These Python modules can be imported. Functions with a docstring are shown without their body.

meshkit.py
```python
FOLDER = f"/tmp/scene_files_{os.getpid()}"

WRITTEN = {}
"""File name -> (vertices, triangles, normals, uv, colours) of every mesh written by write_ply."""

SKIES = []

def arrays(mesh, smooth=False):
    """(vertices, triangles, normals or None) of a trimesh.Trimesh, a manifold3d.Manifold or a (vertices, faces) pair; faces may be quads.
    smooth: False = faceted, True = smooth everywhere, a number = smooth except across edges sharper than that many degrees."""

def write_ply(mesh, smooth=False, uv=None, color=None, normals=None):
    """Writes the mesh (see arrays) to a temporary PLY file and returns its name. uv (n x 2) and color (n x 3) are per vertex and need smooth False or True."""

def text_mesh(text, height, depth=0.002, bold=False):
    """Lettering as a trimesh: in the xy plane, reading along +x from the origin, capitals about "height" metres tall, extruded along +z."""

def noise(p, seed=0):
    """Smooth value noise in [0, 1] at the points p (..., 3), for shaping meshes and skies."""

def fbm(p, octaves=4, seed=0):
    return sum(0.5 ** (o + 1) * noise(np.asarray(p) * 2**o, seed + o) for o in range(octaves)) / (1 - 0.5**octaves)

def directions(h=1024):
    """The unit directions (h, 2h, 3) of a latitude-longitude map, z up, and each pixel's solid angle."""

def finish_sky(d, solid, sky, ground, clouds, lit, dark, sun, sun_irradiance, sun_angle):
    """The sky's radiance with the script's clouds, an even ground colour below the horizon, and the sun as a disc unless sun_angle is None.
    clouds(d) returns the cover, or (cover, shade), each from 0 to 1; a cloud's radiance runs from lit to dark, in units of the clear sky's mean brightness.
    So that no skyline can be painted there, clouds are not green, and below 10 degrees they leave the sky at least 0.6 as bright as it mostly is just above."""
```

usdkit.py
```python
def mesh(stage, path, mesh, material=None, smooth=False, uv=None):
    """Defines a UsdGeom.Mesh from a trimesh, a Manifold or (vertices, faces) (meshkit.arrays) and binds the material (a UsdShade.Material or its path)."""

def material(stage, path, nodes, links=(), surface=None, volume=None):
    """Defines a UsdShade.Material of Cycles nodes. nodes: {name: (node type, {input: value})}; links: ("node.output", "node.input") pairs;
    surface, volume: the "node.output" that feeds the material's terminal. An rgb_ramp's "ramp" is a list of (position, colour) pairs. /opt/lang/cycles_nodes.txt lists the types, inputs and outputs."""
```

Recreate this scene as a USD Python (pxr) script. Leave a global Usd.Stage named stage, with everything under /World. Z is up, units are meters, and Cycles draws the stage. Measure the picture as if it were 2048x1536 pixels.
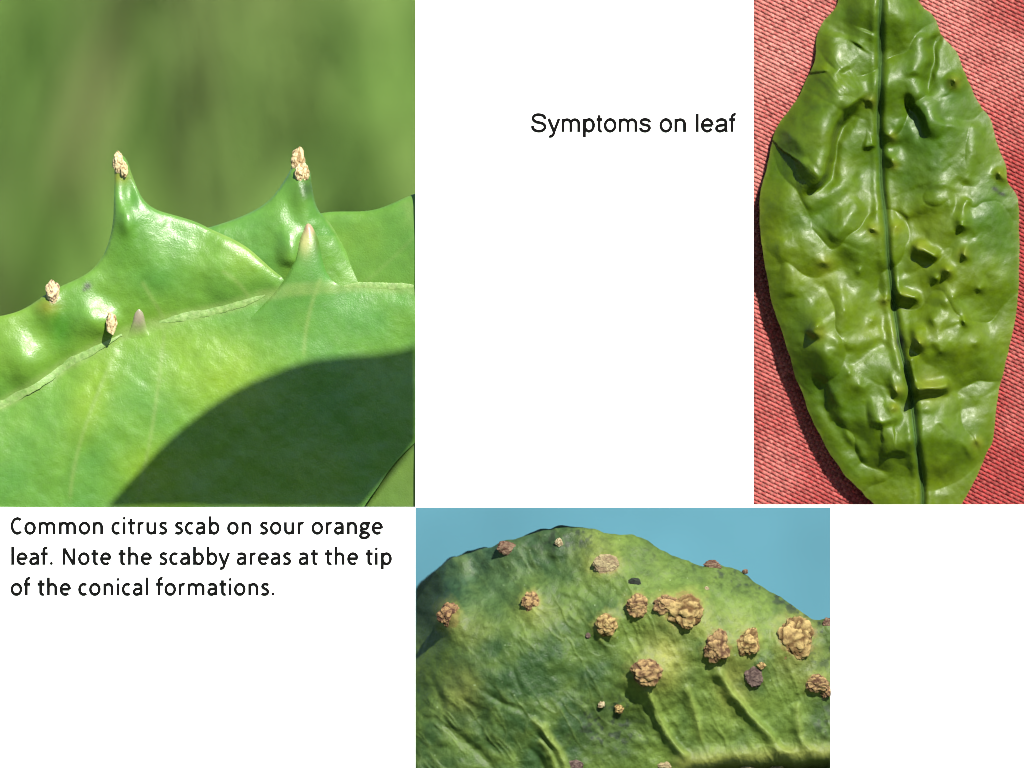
import math, random
import numpy as np, trimesh, shapely, usdkit, meshkit
from shapely.geometry import Polygon, LineString, Point, box
from shapely.ops import unary_union
from shapely import affinity
from scipy.interpolate import RBFInterpolator, splprep, splev
from scipy.spatial import Delaunay
from pxr import Usd, UsdGeom, UsdLux, UsdShade, Gf, Sdf, Vt

stage = Usd.Stage.CreateInMemory()
UsdGeom.SetStageUpAxis(stage, UsdGeom.Tokens.z)
UsdGeom.SetStageMetersPerUnit(stage, 1.0)
UsdGeom.Xform.Define(stage, '/World')
rng = np.random.default_rng(7)

# ---------------------------------------------------------------- camera, sky, sun
F = 1.2            # metres from lens to the face of the board
ZC = 0.55          # height of the picture centre above the ground
U = 1e-4           # one unit of the board's drawing (0.1 mm)
EXPOSURE = 2.2
cam = UsdGeom.Camera.Define(stage, '/World/camera')
UsdGeom.XformCommonAPI(cam).SetTranslate((0, -F, ZC))
UsdGeom.XformCommonAPI(cam).SetRotate((90, 0, 0))
cam.CreateHorizontalApertureAttr(36.0)
cam.CreateVerticalApertureAttr(27.0)
cam.CreateFocalLengthAttr(36.0 * F / (2048 * U))
cam.CreateFocusDistanceAttr(F)
cam.CreateFStopAttr(36.0 * F / (2048 * U) / 30.0)      # a 30 mm aperture
cam.CreateClippingRangeAttr(Gf.Vec2f(0.01, 500))
cam.CreateExposureAttr(EXPOSURE)

SUN = np.array([0.33, -0.71, 0.62]); SUN /= np.linalg.norm(SUN)     # towards the sun
SHX, SHY = SUN[0] / -SUN[1], SUN[2] / -SUN[1]                       # shadow shift per unit of depth
elev, rot = math.asin(SUN[2]), math.atan2(SUN[0], SUN[1])
sun = UsdLux.DistantLight.Define(stage, '/World/sun')
sun.CreateIntensityAttr(1.2); sun.CreateNormalizeAttr(True) if hasattr(sun, 'CreateNormalizeAttr') else None
sun.CreateAngleAttr(0.5); sun.CreateColorAttr(Gf.Vec3f(1.0, 0.96, 0.88))
UsdGeom.Xformable(sun).AddTransformOp().Set(Gf.Matrix4d().SetRotate(Gf.Rotation(Gf.Vec3d(0, 0, 1), Gf.Vec3d(*map(float, SUN)))))
dome = UsdLux.DomeLight.Define(stage, '/World/sky')
dome.CreateIntensityAttr(1.0)
skym = usdkit.material(stage, '/World/Looks/sky_look', {
    's': ('sky_texture', {'sky_type': 'single_scattering', 'sun_disc': False, 'sun_elevation': elev, 'sun_rotation': rot, 'aerosol_density': 0.15, 'ozone_density': 2.0}),
    'b': ('background_shader', {'strength': 0.065})}, [('s.color', 'b.color')], surface='b.background')
UsdShade.MaterialBindingAPI.Apply(dome.GetPrim()).Bind(skym)
dome.GetPrim().SetCustomDataByKey('kind', 'structure')

# ---------------------------------------------------------------- helpers
used = {}
def path_for(parent, name):
    k = (str(parent), name); n = used.get(k, 0); used[k] = n + 1
    return f"{parent}/{name}" + (f"_{n:03d}" if n else '')

def tag(prim, label=None, cat=None, group=None, kind=None):
    for k, v in (('label', label), ('category', cat), ('group', group), ('kind', kind)):
        if v: prim.SetCustomDataByKey(k, v)
    return prim

class Thing:
    def __init__(self, name, base, label=None, cat=None, group=None, kind=None):
        self.path = path_for('/World', name); self.base = np.asarray(base, float)
        x = UsdGeom.Xform.Define(stage, self.path); x.AddTranslateOp().Set(Gf.Vec3d(*map(float, base)))
        self.prim = tag(x.GetPrim(), label, cat, group, kind)

def at(x, y, h=0.0):
    """World point of a drawing coordinate (x right, y down, units of 0.1 mm on the board) standing h units proud of the board."""
    x, y, h = np.broadcast_arrays(np.asarray(x, float), np.asarray(y, float), np.asarray(h, float))
    d = h * U; k = (F - d) / F
    return np.stack([(x - 1024) * U * k, -d, ZC + (768 - y) * U * k], -1)

def put(name, mesh, mat, parent=None, tint=None, smooth=True, label=None):
    """mesh: (verts, faces) in world coordinates."""
    ppath = parent.path if isinstance(parent, Thing) else (parent or '/World')
    base = parent.base if isinstance(parent, Thing) else np.zeros(3)
    if isinstance(parent, tuple): ppath, base = parent
    p = path_for(ppath, name)
    v, f = (mesh.vertices, mesh.faces) if hasattr(mesh, 'vertices') else mesh
    m = usdkit.mesh(stage, p, (np.asarray(v) - base, f), mat, smooth=smooth)
    if tint is not None:
        UsdGeom.PrimvarsAPI(m).CreatePrimvar('tint', Sdf.ValueTypeNames.Color3fArray, 'vertex').Set(Vt.Vec3fArray.FromNumpy(np.asarray(tint, np.float32)))
    m.CreateDoubleSidedAttr(True)
    prim = m.GetPrim()
    if label: prim.SetCustomDataByKey('label', label)
    return prim

def curve(pts, n=60):
    pts = np.asarray(pts, float)
    if len(pts) < 3:
        t = np.linspace(0, 1, n)[:, None]; return pts[0] * (1 - t) + pts[-1] * t
    tck, _ = splprep(pts.T, s=0, k=min(3, len(pts) - 1))
    return np.array(splev(np.linspace(0, 1, n), tck)).T

def pdist(P, pts, n=40):
    """distance, signed side (+ = right of travel with y down), parameter 0..1 to a smooth polyline"""
    c = curve(pts, n)
    best = np.full(len(P), 1e9); side = np.zeros(len(P)); tt = np.zeros(len(P))
    for i in range(n - 1):
        a, b = c[i], c[i + 1]; ab = b - a; L2 = ab @ ab + 1e-9
        ap = P - a
        t = np.clip((ap @ ab) / L2, 0, 1)
        q = ap - t[:, None] * ab
        d = np.hypot(q[:, 0], q[:, 1])
        u = d < best
        best[u] = d[u]; tt[u] = ((i + t) / (n - 1))[u]
        side[u] = np.sign(ab[0] * ap[:, 1] - ab[1] * ap[:, 0])[u]
    return best, side, tt

def taper(t, e=0.15):
    if e <= 0: return np.ones_like(t)
    q = np.clip(np.minimum(t, 1 - t) / e, 0, 1); return q * q * (3 - 2 * q)

def sstep(x, a, b):
    t = np.clip((x - a) / (b - a), 0, 1); return t * t * (3 - 2 * t)

def G(P, x, y, a, sx, sy=None, rot=0.0):
    sy = sy or sx; c, s = math.cos(math.radians(rot)), math.sin(math.radians(rot))
    dx, dy = P[:, 0] - x, P[:, 1] - y
    u, v = c * dx + s * dy, -s * dx + c * dy
    return a * np.exp(-0.5 * ((u / sx) ** 2 + (v / sy) ** 2))

def tilt(P, x, y, sx, sy, k=1.0):
    """a patch of the surface that leans back, its lower right standing forward"""
    return G(P, x, y, k, sx, sy) * (0.36 * (P[:, 1] - y) - 0.19 * (P[:, 0] - x))

def peak(P, x, y, a, r, s=0.45):
    """a pointed pimple"""
    d = np.hypot(P[:, 0] - x, P[:, 1] - y)
    return a * np.exp(-(np.sqrt(d * d + (s * r) ** 2) - s * r) / r)

def ridge(P, pts, a, w, e=0.15, wr=None):
    q = np.asarray(pts, float); m = 4 * max(w, wr or 0) + 12
    k = np.all((P > q.min(0) - m) & (P < q.max(0) + m), axis=1)
    out = np.zeros(len(P))
    if not k.any(): return out
    d, sd, t = pdist(P[k], pts)
    ww = np.where(sd > 0, wr or w, w)
    out[k] = a * np.exp(-0.5 * (d / ww) ** 2) * taper(t, e)
    return out

def ledge(P, pts, a, w, fall, e=0.15):
    """a step: ground on the left of travel stands a above the ground on the right; the high side fades over fall"""
    d, sd, t = pdist(P, pts)
    s = d * -sd
    return a * sstep(s, -w, w) * np.exp(-np.maximum(s, 0) / fall) * taper(t, e)

def fb(P, scale, seed=0, octv=3):
    return meshkit.fbm(np.column_stack([P / scale, np.full(len(P), seed * 3.7)]), octv, seed) - 0.5

def warp(P, amp, scale, seed):
    return P + amp * 2 * np.column_stack([fb(P, scale, seed, 2), fb(P, scale, seed + 50, 2)])

def crease(P, scale, seed, k=1.0):
    """a crumple: sharp valleys between soft pillows, about 0 to 1"""
    n = meshkit.fbm(np.column_stack([P / scale, np.full(len(P), seed * 3.1)]), 2, seed)
    return np.abs(2 * n - 1) ** k

def rbf(ctrl, P, smooth=0.0):
    c = np.asarray(ctrl, float)
    return RBFInterpolator(c[:, :2] / 100, c[:, 2], kernel='thin_plate_spline', smoothing=smooth)(P / 100)

def sheet_pts(poly, step):
    """points filling a polygon; boundary points first"""
    poly = Polygon(poly) if not isinstance(poly, Polygon) else poly
    ring = poly.exterior
    n = int(ring.length / step)
    b = np.array([ring.interpolate(i / n, normalized=True).coords[0] for i in range(n)])
    x0, y0, x1, y1 = poly.bounds
    gx, gy = np.meshgrid(np.arange(x0, x1, step), np.arange(y0, y1, step * 0.87))
    gx = gx + (np.arange(gx.shape[0]) % 2)[:, None] * step / 2
    g = np.column_stack([gx.ravel(), gy.ravel()])
    inner = poly.buffer(-step * 0.55)
    shapely.prepare(inner); shapely.prepare(poly)
    g = g[shapely.contains_xy(inner, g[:, 0], g[:, 1])]
    P = np.vstack([b, g])
    tri = Delaunay(P).simplices
    c = P[tri].mean(1)
    tri = tri[shapely.contains_xy(poly, c[:, 0], c[:, 1])]
    a, bb, cc = P[tri[:, 0]], P[tri[:, 1]], P[tri[:, 2]]
    area = (bb[:, 0] - a[:, 0]) * (cc[:, 1] - a[:, 1]) - (bb[:, 1] - a[:, 1]) * (cc[:, 0] - a[:, 0])
    tri = tri[np.abs(area) > 1e-6]; area = area[np.abs(area) > 1e-6]
    tri[area > 0] = tri[area > 0][:, ::-1]       # face the viewer (y runs down)
    return P, tri, n

def solid(P, tri, nb, h, thick=3.5):
    """front skin, back skin and rim of a blade of the given thickness; returns verts, faces and the point index of each vertex"""
    N = len(P)
    f = at(P[:, 0], P[:, 1], h); b = at(P[:, 0], P[:, 1], h - thick)
    i = np.arange(nb); j = (i + 1) % nb
    v = np.vstack([f, b, f[:nb], b[:nb]])
    r0 = 2 * N
    rim = np.vstack([np.column_stack([r0 + i, r0 + j, r0 + nb + j]), np.column_stack([r0 + i, r0 + nb + j, r0 + nb + i])])
    faces = np.vstack([tri, tri[:, ::-1] + N, rim])
    idx = np.concatenate([np.arange(N), np.arange(N), i, i])
    return v, faces, idx

def tube_on(pts, hfun, w, rise, n=60, m=10, endt=0.12):
    """a half-round rib lying on a surface"""
    c = curve(pts, n); t = np.gradient(c, axis=0); t /= np.linalg.norm(t, axis=1)[:, None]
    nn = np.column_stack([-t[:, 1], t[:, 0]])
    s = np.linspace(0, 1, n)
    wv = np.interp(s, np.linspace(0, 1, len(np.atleast_1d(w))), np.atleast_1d(w)) if np.ndim(w) else np.full(n, w)
    tp = np.clip(np.minimum(s, 1 - s) / endt, 0.12, 1) ** 0.5 if endt else np.ones(n)
    a = np.linspace(0, 2 * np.pi, m, endpoint=False)
    h0 = hfun(c)
    V = []
    for k in range(n):
        q = c[k] + nn[k] * (np.cos(a) * wv[k] * tp[k])[:, None]
        V.append(at(q[:, 0], q[:, 1], h0[k] + np.sin(a) * rise * tp[k]))
    V = np.vstack(V); fs = []
    for k in range(n - 1):
        for q in range(m):
            p0, p1 = k * m + q, k * m + (q + 1) % m
            fs += [(p0, p1, p1 + m), (p0, p1 + m, p0 + m)]
    fs += [(0, q + 1, q) for q in range(1, m - 1)]
    e = (n - 1) * m
    fs += [(e, e + q, e + q + 1) for q in range(1, m - 1)]
    return V, np.array(fs)

def mix(a, b, t):
    t = np.asarray(t)[..., None]; return np.asarray(a) * (1 - t) + np.asarray(b) * t

# ---------------------------------------------------------------- materials
def leaf_look(name, rough=0.35, spec=0.5, bump_scale=2600.0, bump=0.25, mottle=0.25, transl=0.12, coat=0.0, bump_d=0.00012, nscale=420.0):
    return usdkit.material(stage, f'/World/Looks/{name}', {
        'g': ('geometry', {}), 'a': ('attribute', {'attribute': 'tint'}),
        'n1': ('noise_texture', {'scale': nscale, 'detail': 5.0, 'roughness': 0.65}),
        'r1': ('rgb_ramp', {'ramp': [(0.25, (1 - mottle,) * 3), (0.75, (1 + mottle,) * 3)]}),
        'm1': ('mix', {'mix_type': 'multiply', 'fac': 1.0}),
        'n2': ('noise_texture', {'scale': bump_scale, 'detail': 4.0, 'roughness': 0.6}),
        'b': ('bump', {'strength': bump, 'distance': bump_d}),
        'n3': ('noise_texture', {'scale': 900.0, 'detail': 4.0}),
        'r3': ('rgb_ramp', {'ramp': [(0.3, (rough * 0.8,) * 3), (0.7, (rough * 1.25,) * 3)]}),
        'bw': ('rgb_to_bw', {}),
        'p': ('principled_bsdf', {'specular_ior_level': spec, 'coat_weight': coat, 'coat_roughness': 0.25}),
        't': ('translucent_bsdf', {}), 'x': ('mix_closure', {'fac': transl})},
        [('g.position', 'n1.vector'), ('g.position', 'n2.vector'), ('g.position', 'n3.vector'), ('n1.fac', 'r1.fac'), ('a.color', 'm1.color1'), ('r1.color', 'm1.color2'),
         ('m1.color', 'p.base_color'), ('m1.color', 't.color'), ('n2.fac', 'b.height'), ('b.normal', 'p.normal'), ('n3.fac', 'r3.fac'), ('r3.color', 'bw.color'), ('bw.val', 'p.roughness'),
         ('p.BSDF', 'x.closure1'), ('t.BSDF', 'x.closure2')], surface='x.closure')

def matte(name, col, rough=0.9, spec=0.0, var=0.0, scale=300.0):
    return usdkit.material(stage, f'/World/Looks/{name}', {
        'g': ('geometry', {}), 'n': ('noise_texture', {'scale': scale, 'detail': 4.0}),
        'r': ('rgb_ramp', {'ramp': [(0.3, tuple(c * (1 - var) for c in col)), (0.7, tuple(c * (1 + var) for c in col))]}),
        'p': ('principled_bsdf', {'roughness': rough, 'specular_ior_level': spec})},
        [('g.position', 'n.vector'), ('n.fac', 'r.fac'), ('r.color', 'p.base_color')], surface='p.BSDF')

def tinted(name, rough=0.8, spec=0.2, mottle=0.2, scale=900.0, bump=0.3, bscale=2500.0, bd=0.0002):
    return usdkit.material(stage, f'/World/Looks/{name}', {
        'g': ('geometry', {}), 'a': ('attribute', {'attribute': 'tint'}),
        'n1': ('noise_texture', {'scale': scale, 'detail': 5.0, 'roughness': 0.65}),
        'r1': ('rgb_ramp', {'ramp': [(0.25, (1 - mottle,) * 3), (0.75, (1 + mottle,) * 3)]}),
        'm1': ('mix', {'mix_type': 'multiply', 'fac': 1.0}),
        'n2': ('noise_texture', {'scale': bscale, 'detail': 4.0}),
        'b': ('bump', {'strength': bump, 'distance': bd}),
        'p': ('principled_bsdf', {'roughness': rough, 'specular_ior_level': spec})},
        [('g.position', 'n1.vector'), ('g.position', 'n2.vector'), ('n1.fac', 'r1.fac'), ('a.color', 'm1.color1'), ('r1.color', 'm1.color2'), ('m1.color', 'p.base_color'),
         ('n2.fac', 'b.height'), ('b.normal', 'p.normal')], surface='p.BSDF')

white = matte('white_board_look', (0.55, 0.55, 0.547), 0.95)
ink = matte('black_ink_look', (0.0025, 0.0025, 0.0025), 1.0)
leafA = leaf_look('fresh_leaf_look', rough=0.36, spec=0.22, mottle=0.12, bump_scale=2600, bump=0.5)
leafB = leaf_look('crumpled_leaf_look', rough=0.48, spec=0.19, mottle=0.18, bump_scale=2500, bump=0.35)
leafC = leaf_look('scabby_leaf_look', rough=0.56, spec=0.14, mottle=0.30, bump_scale=2600, bump=0.4, bump_d=0.0003, nscale=900.0)
crust = tinted('scab_crust_look', rough=0.85, spec=0.15, mottle=0.35, scale=1500, bump=0.6, bscale=3000, bd=0.0003)
clothm = tinted('red_cloth_look', rough=0.9, spec=0.1, mottle=0.3, scale=2200, bump=0.4, bscale=5000, bd=0.0001)
grassm = leaf_look('grass_look', rough=0.6, spec=0.2, mottle=0.2, transl=0.45, bump=0.0)
groundm = matte('ground_look', (0.05, 0.075, 0.018), 1.0, 0.0, 0.4, 6.0)
bluem = matte('blue_card_look', (0.031, 0.084, 0.110), 0.9, 0.02, 0.12, 22.0)

# ---------------------------------------------------------------- the setting: ground, grass, board, blue card
def build_ground():
    xs = np.concatenate([np.linspace(-60, -4, 15), np.linspace(-3.5, 3.5, 15), np.linspace(4, 60, 15)])
    ys = np.concatenate([np.linspace(-40, -2, 12), np.linspace(-1.5, 4, 23), np.linspace(5, 60, 24)])
    X, Y = np.meshgrid(xs, ys)
    Z = np.where(Y > 1.6, 0.30 * (Y - 1.6) ** 1.0, 0) * np.clip(1 - np.maximum(Y - 14, 0) / 60, 0, 1)
    Z = Z + 0.03 * (meshkit.fbm(np.stack([X * 1.3, Y * 1.3, 0 * X], -1), 3) - 0.5)
    nx, ny = len(xs), len(ys)
    i, j = np.meshgrid(np.arange(nx - 1), np.arange(ny - 1))
    a = (j * nx + i).ravel()
    f = np.vstack([np.column_stack([a, a + 1, a + nx + 1]), np.column_stack([a, a + nx + 1, a + nx])])
    v = np.column_stack([X.ravel(), Y.ravel(), Z.ravel()])
    tag(put('ground', (v, f), groundm), 'green meadow ground rising behind the board', 'ground', kind='structure')
    return lambda y: 0.30 * max(y - 1.6, 0)
gz = build_ground()

def build_grass():
    V, Fc, T = [], [], []; k0 = 0
    S = 6
    n = 12000
    for k in range(n):
        y = 1.5 + 2.4 * rng.random() ** 1.3
        x = -0.061 * (1 + y / F) + (rng.random() - 0.5) * 0.66
        H = (0.45 + 0.65 * rng.random()) * (1.1 if y < 2.0 else 0.9)
        w = 0.006 + 0.010 * rng.random()
        lean = rng.normal(0, 0.20, 2); bend = rng.normal(0, 0.22)
        ang = rng.normal(0, 0.7)
        wd = np.array([math.cos(ang), math.sin(ang), 0])
        s = np.linspace(0, 1, S)
        c = np.column_stack([x + lean[0] * s * H + bend * s ** 2 * H, y + lean[1] * s * H, gz(y) + H * s])
        ww = w * (1 - s ** 2.2) + 0.0006
        a = c - wd * ww[:, None]; b = c + wd * ww[:, None]
        V.append(np.stack([a, b], 1).reshape(-1, 3))
        for q in range(S - 1):
            i = k0 + 2 * q
            Fc += [(i, i + 1, i + 3), (i, i + 3, i + 2)]
        k0 += 2 * S
        q = np.repeat(c, 2, 0)
        cl = meshkit.fbm(q * (9, 3, 7), 2, 21); dryn = meshkit.fbm(q * (8, 3, 6) + 11, 2, 22)
        g = mix((0.082, 0.165, 0.026), (0.140, 0.225, 0.058), np.clip((cl - .5) * 2.4 + .5 + rng.normal(0, 0.15), 0, 1))
        T.append(mix(g, (0.24, 0.205, 0.115), np.clip((dryn - .56) * 5, 0, 1) * .75))
    tag(put('grass', (np.vstack(V), np.array(Fc)), grassm, tint=np.vstack(T)), 'tall blurred meadow grass far behind the thorny leaf', 'grass', kind='stuff')
build_grass()

def extrude(poly, h0, h1):
    """a shapely polygon in drawing units, from h0 (back) to h1 (front)"""
    m = trimesh.creation.extrude_polygon(poly, 1.0, engine='earcut')
    v = np.array(m.vertices); hh = np.where(v[:, 2] > 0.5, h1, h0)
    w = at(v[:, 0], v[:, 1], 0.0); w[:, 1] = -hh * U
    f = np.array(m.faces)[:, ::-1]
    return w, f

W1, W2, W3 = box(-110, -110, 830.5, 1014), box(1508, -110, 2110, 1009.5), box(830.5, 1016, 1661, 1600)
board = box(-170, -150, 2180, 1700)
for w in (W1, W2, W3): board = board.difference(w)
tag(put('white_board', extrude(board, -5, 0), white, smooth=False), 'white board with openings round the leaves and black printing on it', 'board')

def build_card():
    x0, x1, z0, z1 = -0.075, 0.125, ZC - 0.16, ZC - 0.022
    n = 24; V = []; 
    for t in (0, 1):
        for i in range(n):
            for j in range(2):
                x = x0 + (x1 - x0) * i / (n - 1)
                V.append((x, 0.26 + 0.004 * math.cos(i / (n - 1) * 3.1) + 0.0006 * t, (z0, z1)[j]))
    V = np.array(V); f = []
    o = 2 * n
    for i in range(n - 1):
        a = 2 * i
        f += [(a, a + 2, a + 3), (a, a + 3, a + 1), (o + a, o + a + 3, o + a + 2), (o + a, o + a + 1, o + a + 3)]
        f += [(a + 1, a + 3, o + a + 3), (a + 1, o + a + 3, o + a + 1), (a, o + a + 2, a + 2), (a, o + a, o + a + 2)]
    for a in (0, 2 * n - 2):
        f += [(a, a + 1, o + a + 1), (a, o + a + 1, o + a)]
    tag(put('blue_backdrop', (V, np.array(f)), bluem, smooth=30), 'plain light blue card behind the scab-covered leaf', 'backdrop')
build_card()

# ---------------------------------------------------------------- leaf 1: fresh leaf with pointed cones
EDGE = [(-120, 655), (0, 632), (40, 621), (70, 604), (90, 590), (125, 571), (160, 555), (190, 533), (208, 507), (221, 470), (227, 430), (228, 385), (229, 345), (231, 318), (240, 308), (252, 318),
        (260, 338), (270, 365), (284, 395), (305, 415), (340, 428), (375, 438), (415, 455)]
FOLD = [(415, 455), (455, 473), (490, 492), (528, 524), (562, 552)]
edge_c = np.vstack([curve(EDGE[:8], 40), curve(EDGE[7:15], 50)[1:], curve(EDGE[14:], 50)[1:]])
fold_c = curve(FOLD, 25)
LOW = [(831, 884), (806, 908), (780, 938), (757, 972), (737, 1000), (728, 1014)]
low_c = curve(LOW, 20)
main_poly = Polygon(np.vstack([edge_c, fold_c[1:], curve([(562, 552), (610, 590), (690, 572)], 12)[1:], [(760, 571), (831, 572)], low_c, [(-60, 1014)], [(-60, 645)]])).buffer(0).intersection(box(-60, -100, 830.3, 1013.8))
if main_poly.geom_type != 'Polygon': main_poly = max(main_poly.geoms, key=lambda g: g.area)
sil_A = LineString(np.vstack([edge_c, fold_c[1:]]))

def inflate(P, line, R, H, pw=0.5):
    d = shapely.distance(line, shapely.points(P))
    t = np.clip(d / R, 0, 1)
    return H * ((1 - (1 - t) ** 2) ** pw - 1)

MR1 = [(-60, 848), (0, 810), (60, 776), (120, 738), (180, 702), (243, 668)]
MR2 = [(318, 645), (370, 632), (420, 622), (475, 608), (530, 590)]
MR3 = [(688, 573), (740, 571), (790, 573), (831, 572)]
MRV = MR1 + [(280, 655)] + MR2 + [(600, 578)] + MR3[:3] + [(900, 572)]

def h_main(P):
    ctrl = [(0, 640, -8), (100, 600, -4), (200, 530, -6), (240, 330, -14), (250, 430, 2), (340, 440, -6), (415, 470, -6), (300, 540, 8), (440, 540, 6), (520, 560, 0),
            (100, 680, 2), (0, 720, -4), (180, 600, 6), (0, 812, -14), (120, 740, -14), (243, 668, -12), (318, 645, -12), (420, 622, -12), (530, 592, -6), (700, 572, -8), (830, 572, -1),
            (0, 900, -2), (0, 1014, -2), (150, 800, 4), (200, 1014, -2), (300, 760, 4), (420, 740, 5), (400, 900, 2), (600, 700, 4), (600, 850, 2), (600, 1014, -2), (830, 700, 0), (830, 860, 0), (720, 1000, -6), (-60, 850, -6), (-60, 1014, -2)]
    h = rbf(ctrl, P, 0.02)
    h += inflate(P, sil_A, 24, 9)
    h += G(P, 100, 612, 13, 17, 26) + G(P, 62, 690, 9, 34, 48) + G(P, 200, 632, 9, 26, 26) + G(P, 120, 660, -6, 18, 40)
    h += G(P, 222, 652, 7, 16, 22)
    h += tilt(P, 256, 415, 11, 30, 1.6) + tilt(P, 62, 700, 26, 42, 1.4) + tilt(P, 195, 625, 26, 26, 1.3)
    h += ridge(P, [(240, 690), (215, 740), (190, 800), (165, 870), (140, 1000)], 2.2, 7)
    h += 9 * fb(P, 90, 3, 3) + 4 * fb(P, 34, 4, 2) + 1.4 * fb(P, 14, 5, 3)
    d, sd, t = pdist(P, MRV)
    h -= 4 * np.exp(-(d / 24) ** 2)
    return h

GREEN1 = np.array((0.033, 0.092, 0.015)); YEL1 = np.array((0.070, 0.122, 0.009)); PALE1 = np.array((0.085, 0.125, 0.034)); DEEP1 = np.array((0.018, 0.072, 0.006))
VE1 = [[(243, 685), (215, 740), (190, 800), (165, 870), (140, 1014)], [(645, 548), (624, 606), (612, 660), (608, 720)], [(415, 455), (455, 473), (490, 492), (528, 524), (562, 552)], [(330, 640), (300, 590), (282, 560)], [(500, 600), (470, 560), (440, 540)],
       [(330, 650), (318, 760), (300, 880), (270, 1014)]]
def c_main(P):
    t = np.clip(0.22 + 1.5 * fb(P, 160, 11, 3) + G(P, 430, 730, .8, 130, 80) + G(P, 520, 520, .3, 70, 40) + G(P, 180, 800, .45, 26, 120, 20) + G(P, 300, 930, .4, 60, 60), 0, 1)
    c = mix(GREEN1, YEL1, t)
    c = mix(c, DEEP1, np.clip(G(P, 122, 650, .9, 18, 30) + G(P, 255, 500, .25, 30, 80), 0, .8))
    for v in VE1:
        d, _, tt = pdist(P, v); c = mix(c, PALE1, 0.45 * np.exp(-(d / 4.5) ** 2) * taper(tt, .1))
    d, _, _ = pdist(P, MRV); c = mix(c, PALE1, 0.65 * np.exp(-(d / 14) ** 4) * (.8 + .8 * fb(P, 14, 17, 2)))
    d = shapely.distance(sil_A, shapely.points(P)); c = mix(c, PALE1, 0.25 * np.exp(-d / 4))
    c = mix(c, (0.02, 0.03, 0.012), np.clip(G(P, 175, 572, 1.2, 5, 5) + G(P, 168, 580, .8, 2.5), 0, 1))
    for (x, y) in ((239, 352), (96, 612)):
        c = mix(c, (0.075, 0.085, 0.008), np.clip(G(P, x, y, .9, 16, 12), 0, 1))
    return c

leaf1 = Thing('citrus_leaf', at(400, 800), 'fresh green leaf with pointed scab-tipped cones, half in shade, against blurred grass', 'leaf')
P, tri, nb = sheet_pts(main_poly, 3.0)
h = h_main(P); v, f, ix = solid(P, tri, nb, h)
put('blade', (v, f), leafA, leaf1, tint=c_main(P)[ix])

# second cone and the far side of the blade, behind the fold
HORN2 = [(405, 458), (450, 445), (500, 425), (535, 403), (560, 374), (578, 345), (588, 325), (600, 316), (614, 330), (622, 362), (628, 395), (640, 425), (655, 441), (675, 470), (700, 510), (738, 562), (790, 615)]
h2c = np.vstack([curve(HORN2[:7], 45), curve(HORN2[6:10], 20)[1:], curve(HORN2[9:], 45)[1:]])
horn2_poly = Polygon(np.vstack([h2c, [(700, 640), (520, 640), (420, 520)]])).buffer(0)
sil_B = LineString(h2c)
def h_horn2(P):
    ctrl = [(410, 460, -22), (500, 440, -22), (560, 400, -18), (600, 330, -26), (600, 400, -10), (585, 460, -12), (570, 540, -18), (660, 520, -24), (700, 560, -28), (790, 615, -32), (620, 600, -24), (500, 600, -24), (640, 440, -20)]
    h = rbf(ctrl, P, 0.01) + inflate(P, sil_B, 44, 20)
    h += ridge(P, [(598, 330), (592, 400), (590, 470), (585, 540)], 8, 18, .1) + tilt(P, 582, 462, 17, 46, 1.5)
    return h + 6 * fb(P, 60, 4, 3) + 2.2 * fb(P, 18, 6, 3)
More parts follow.
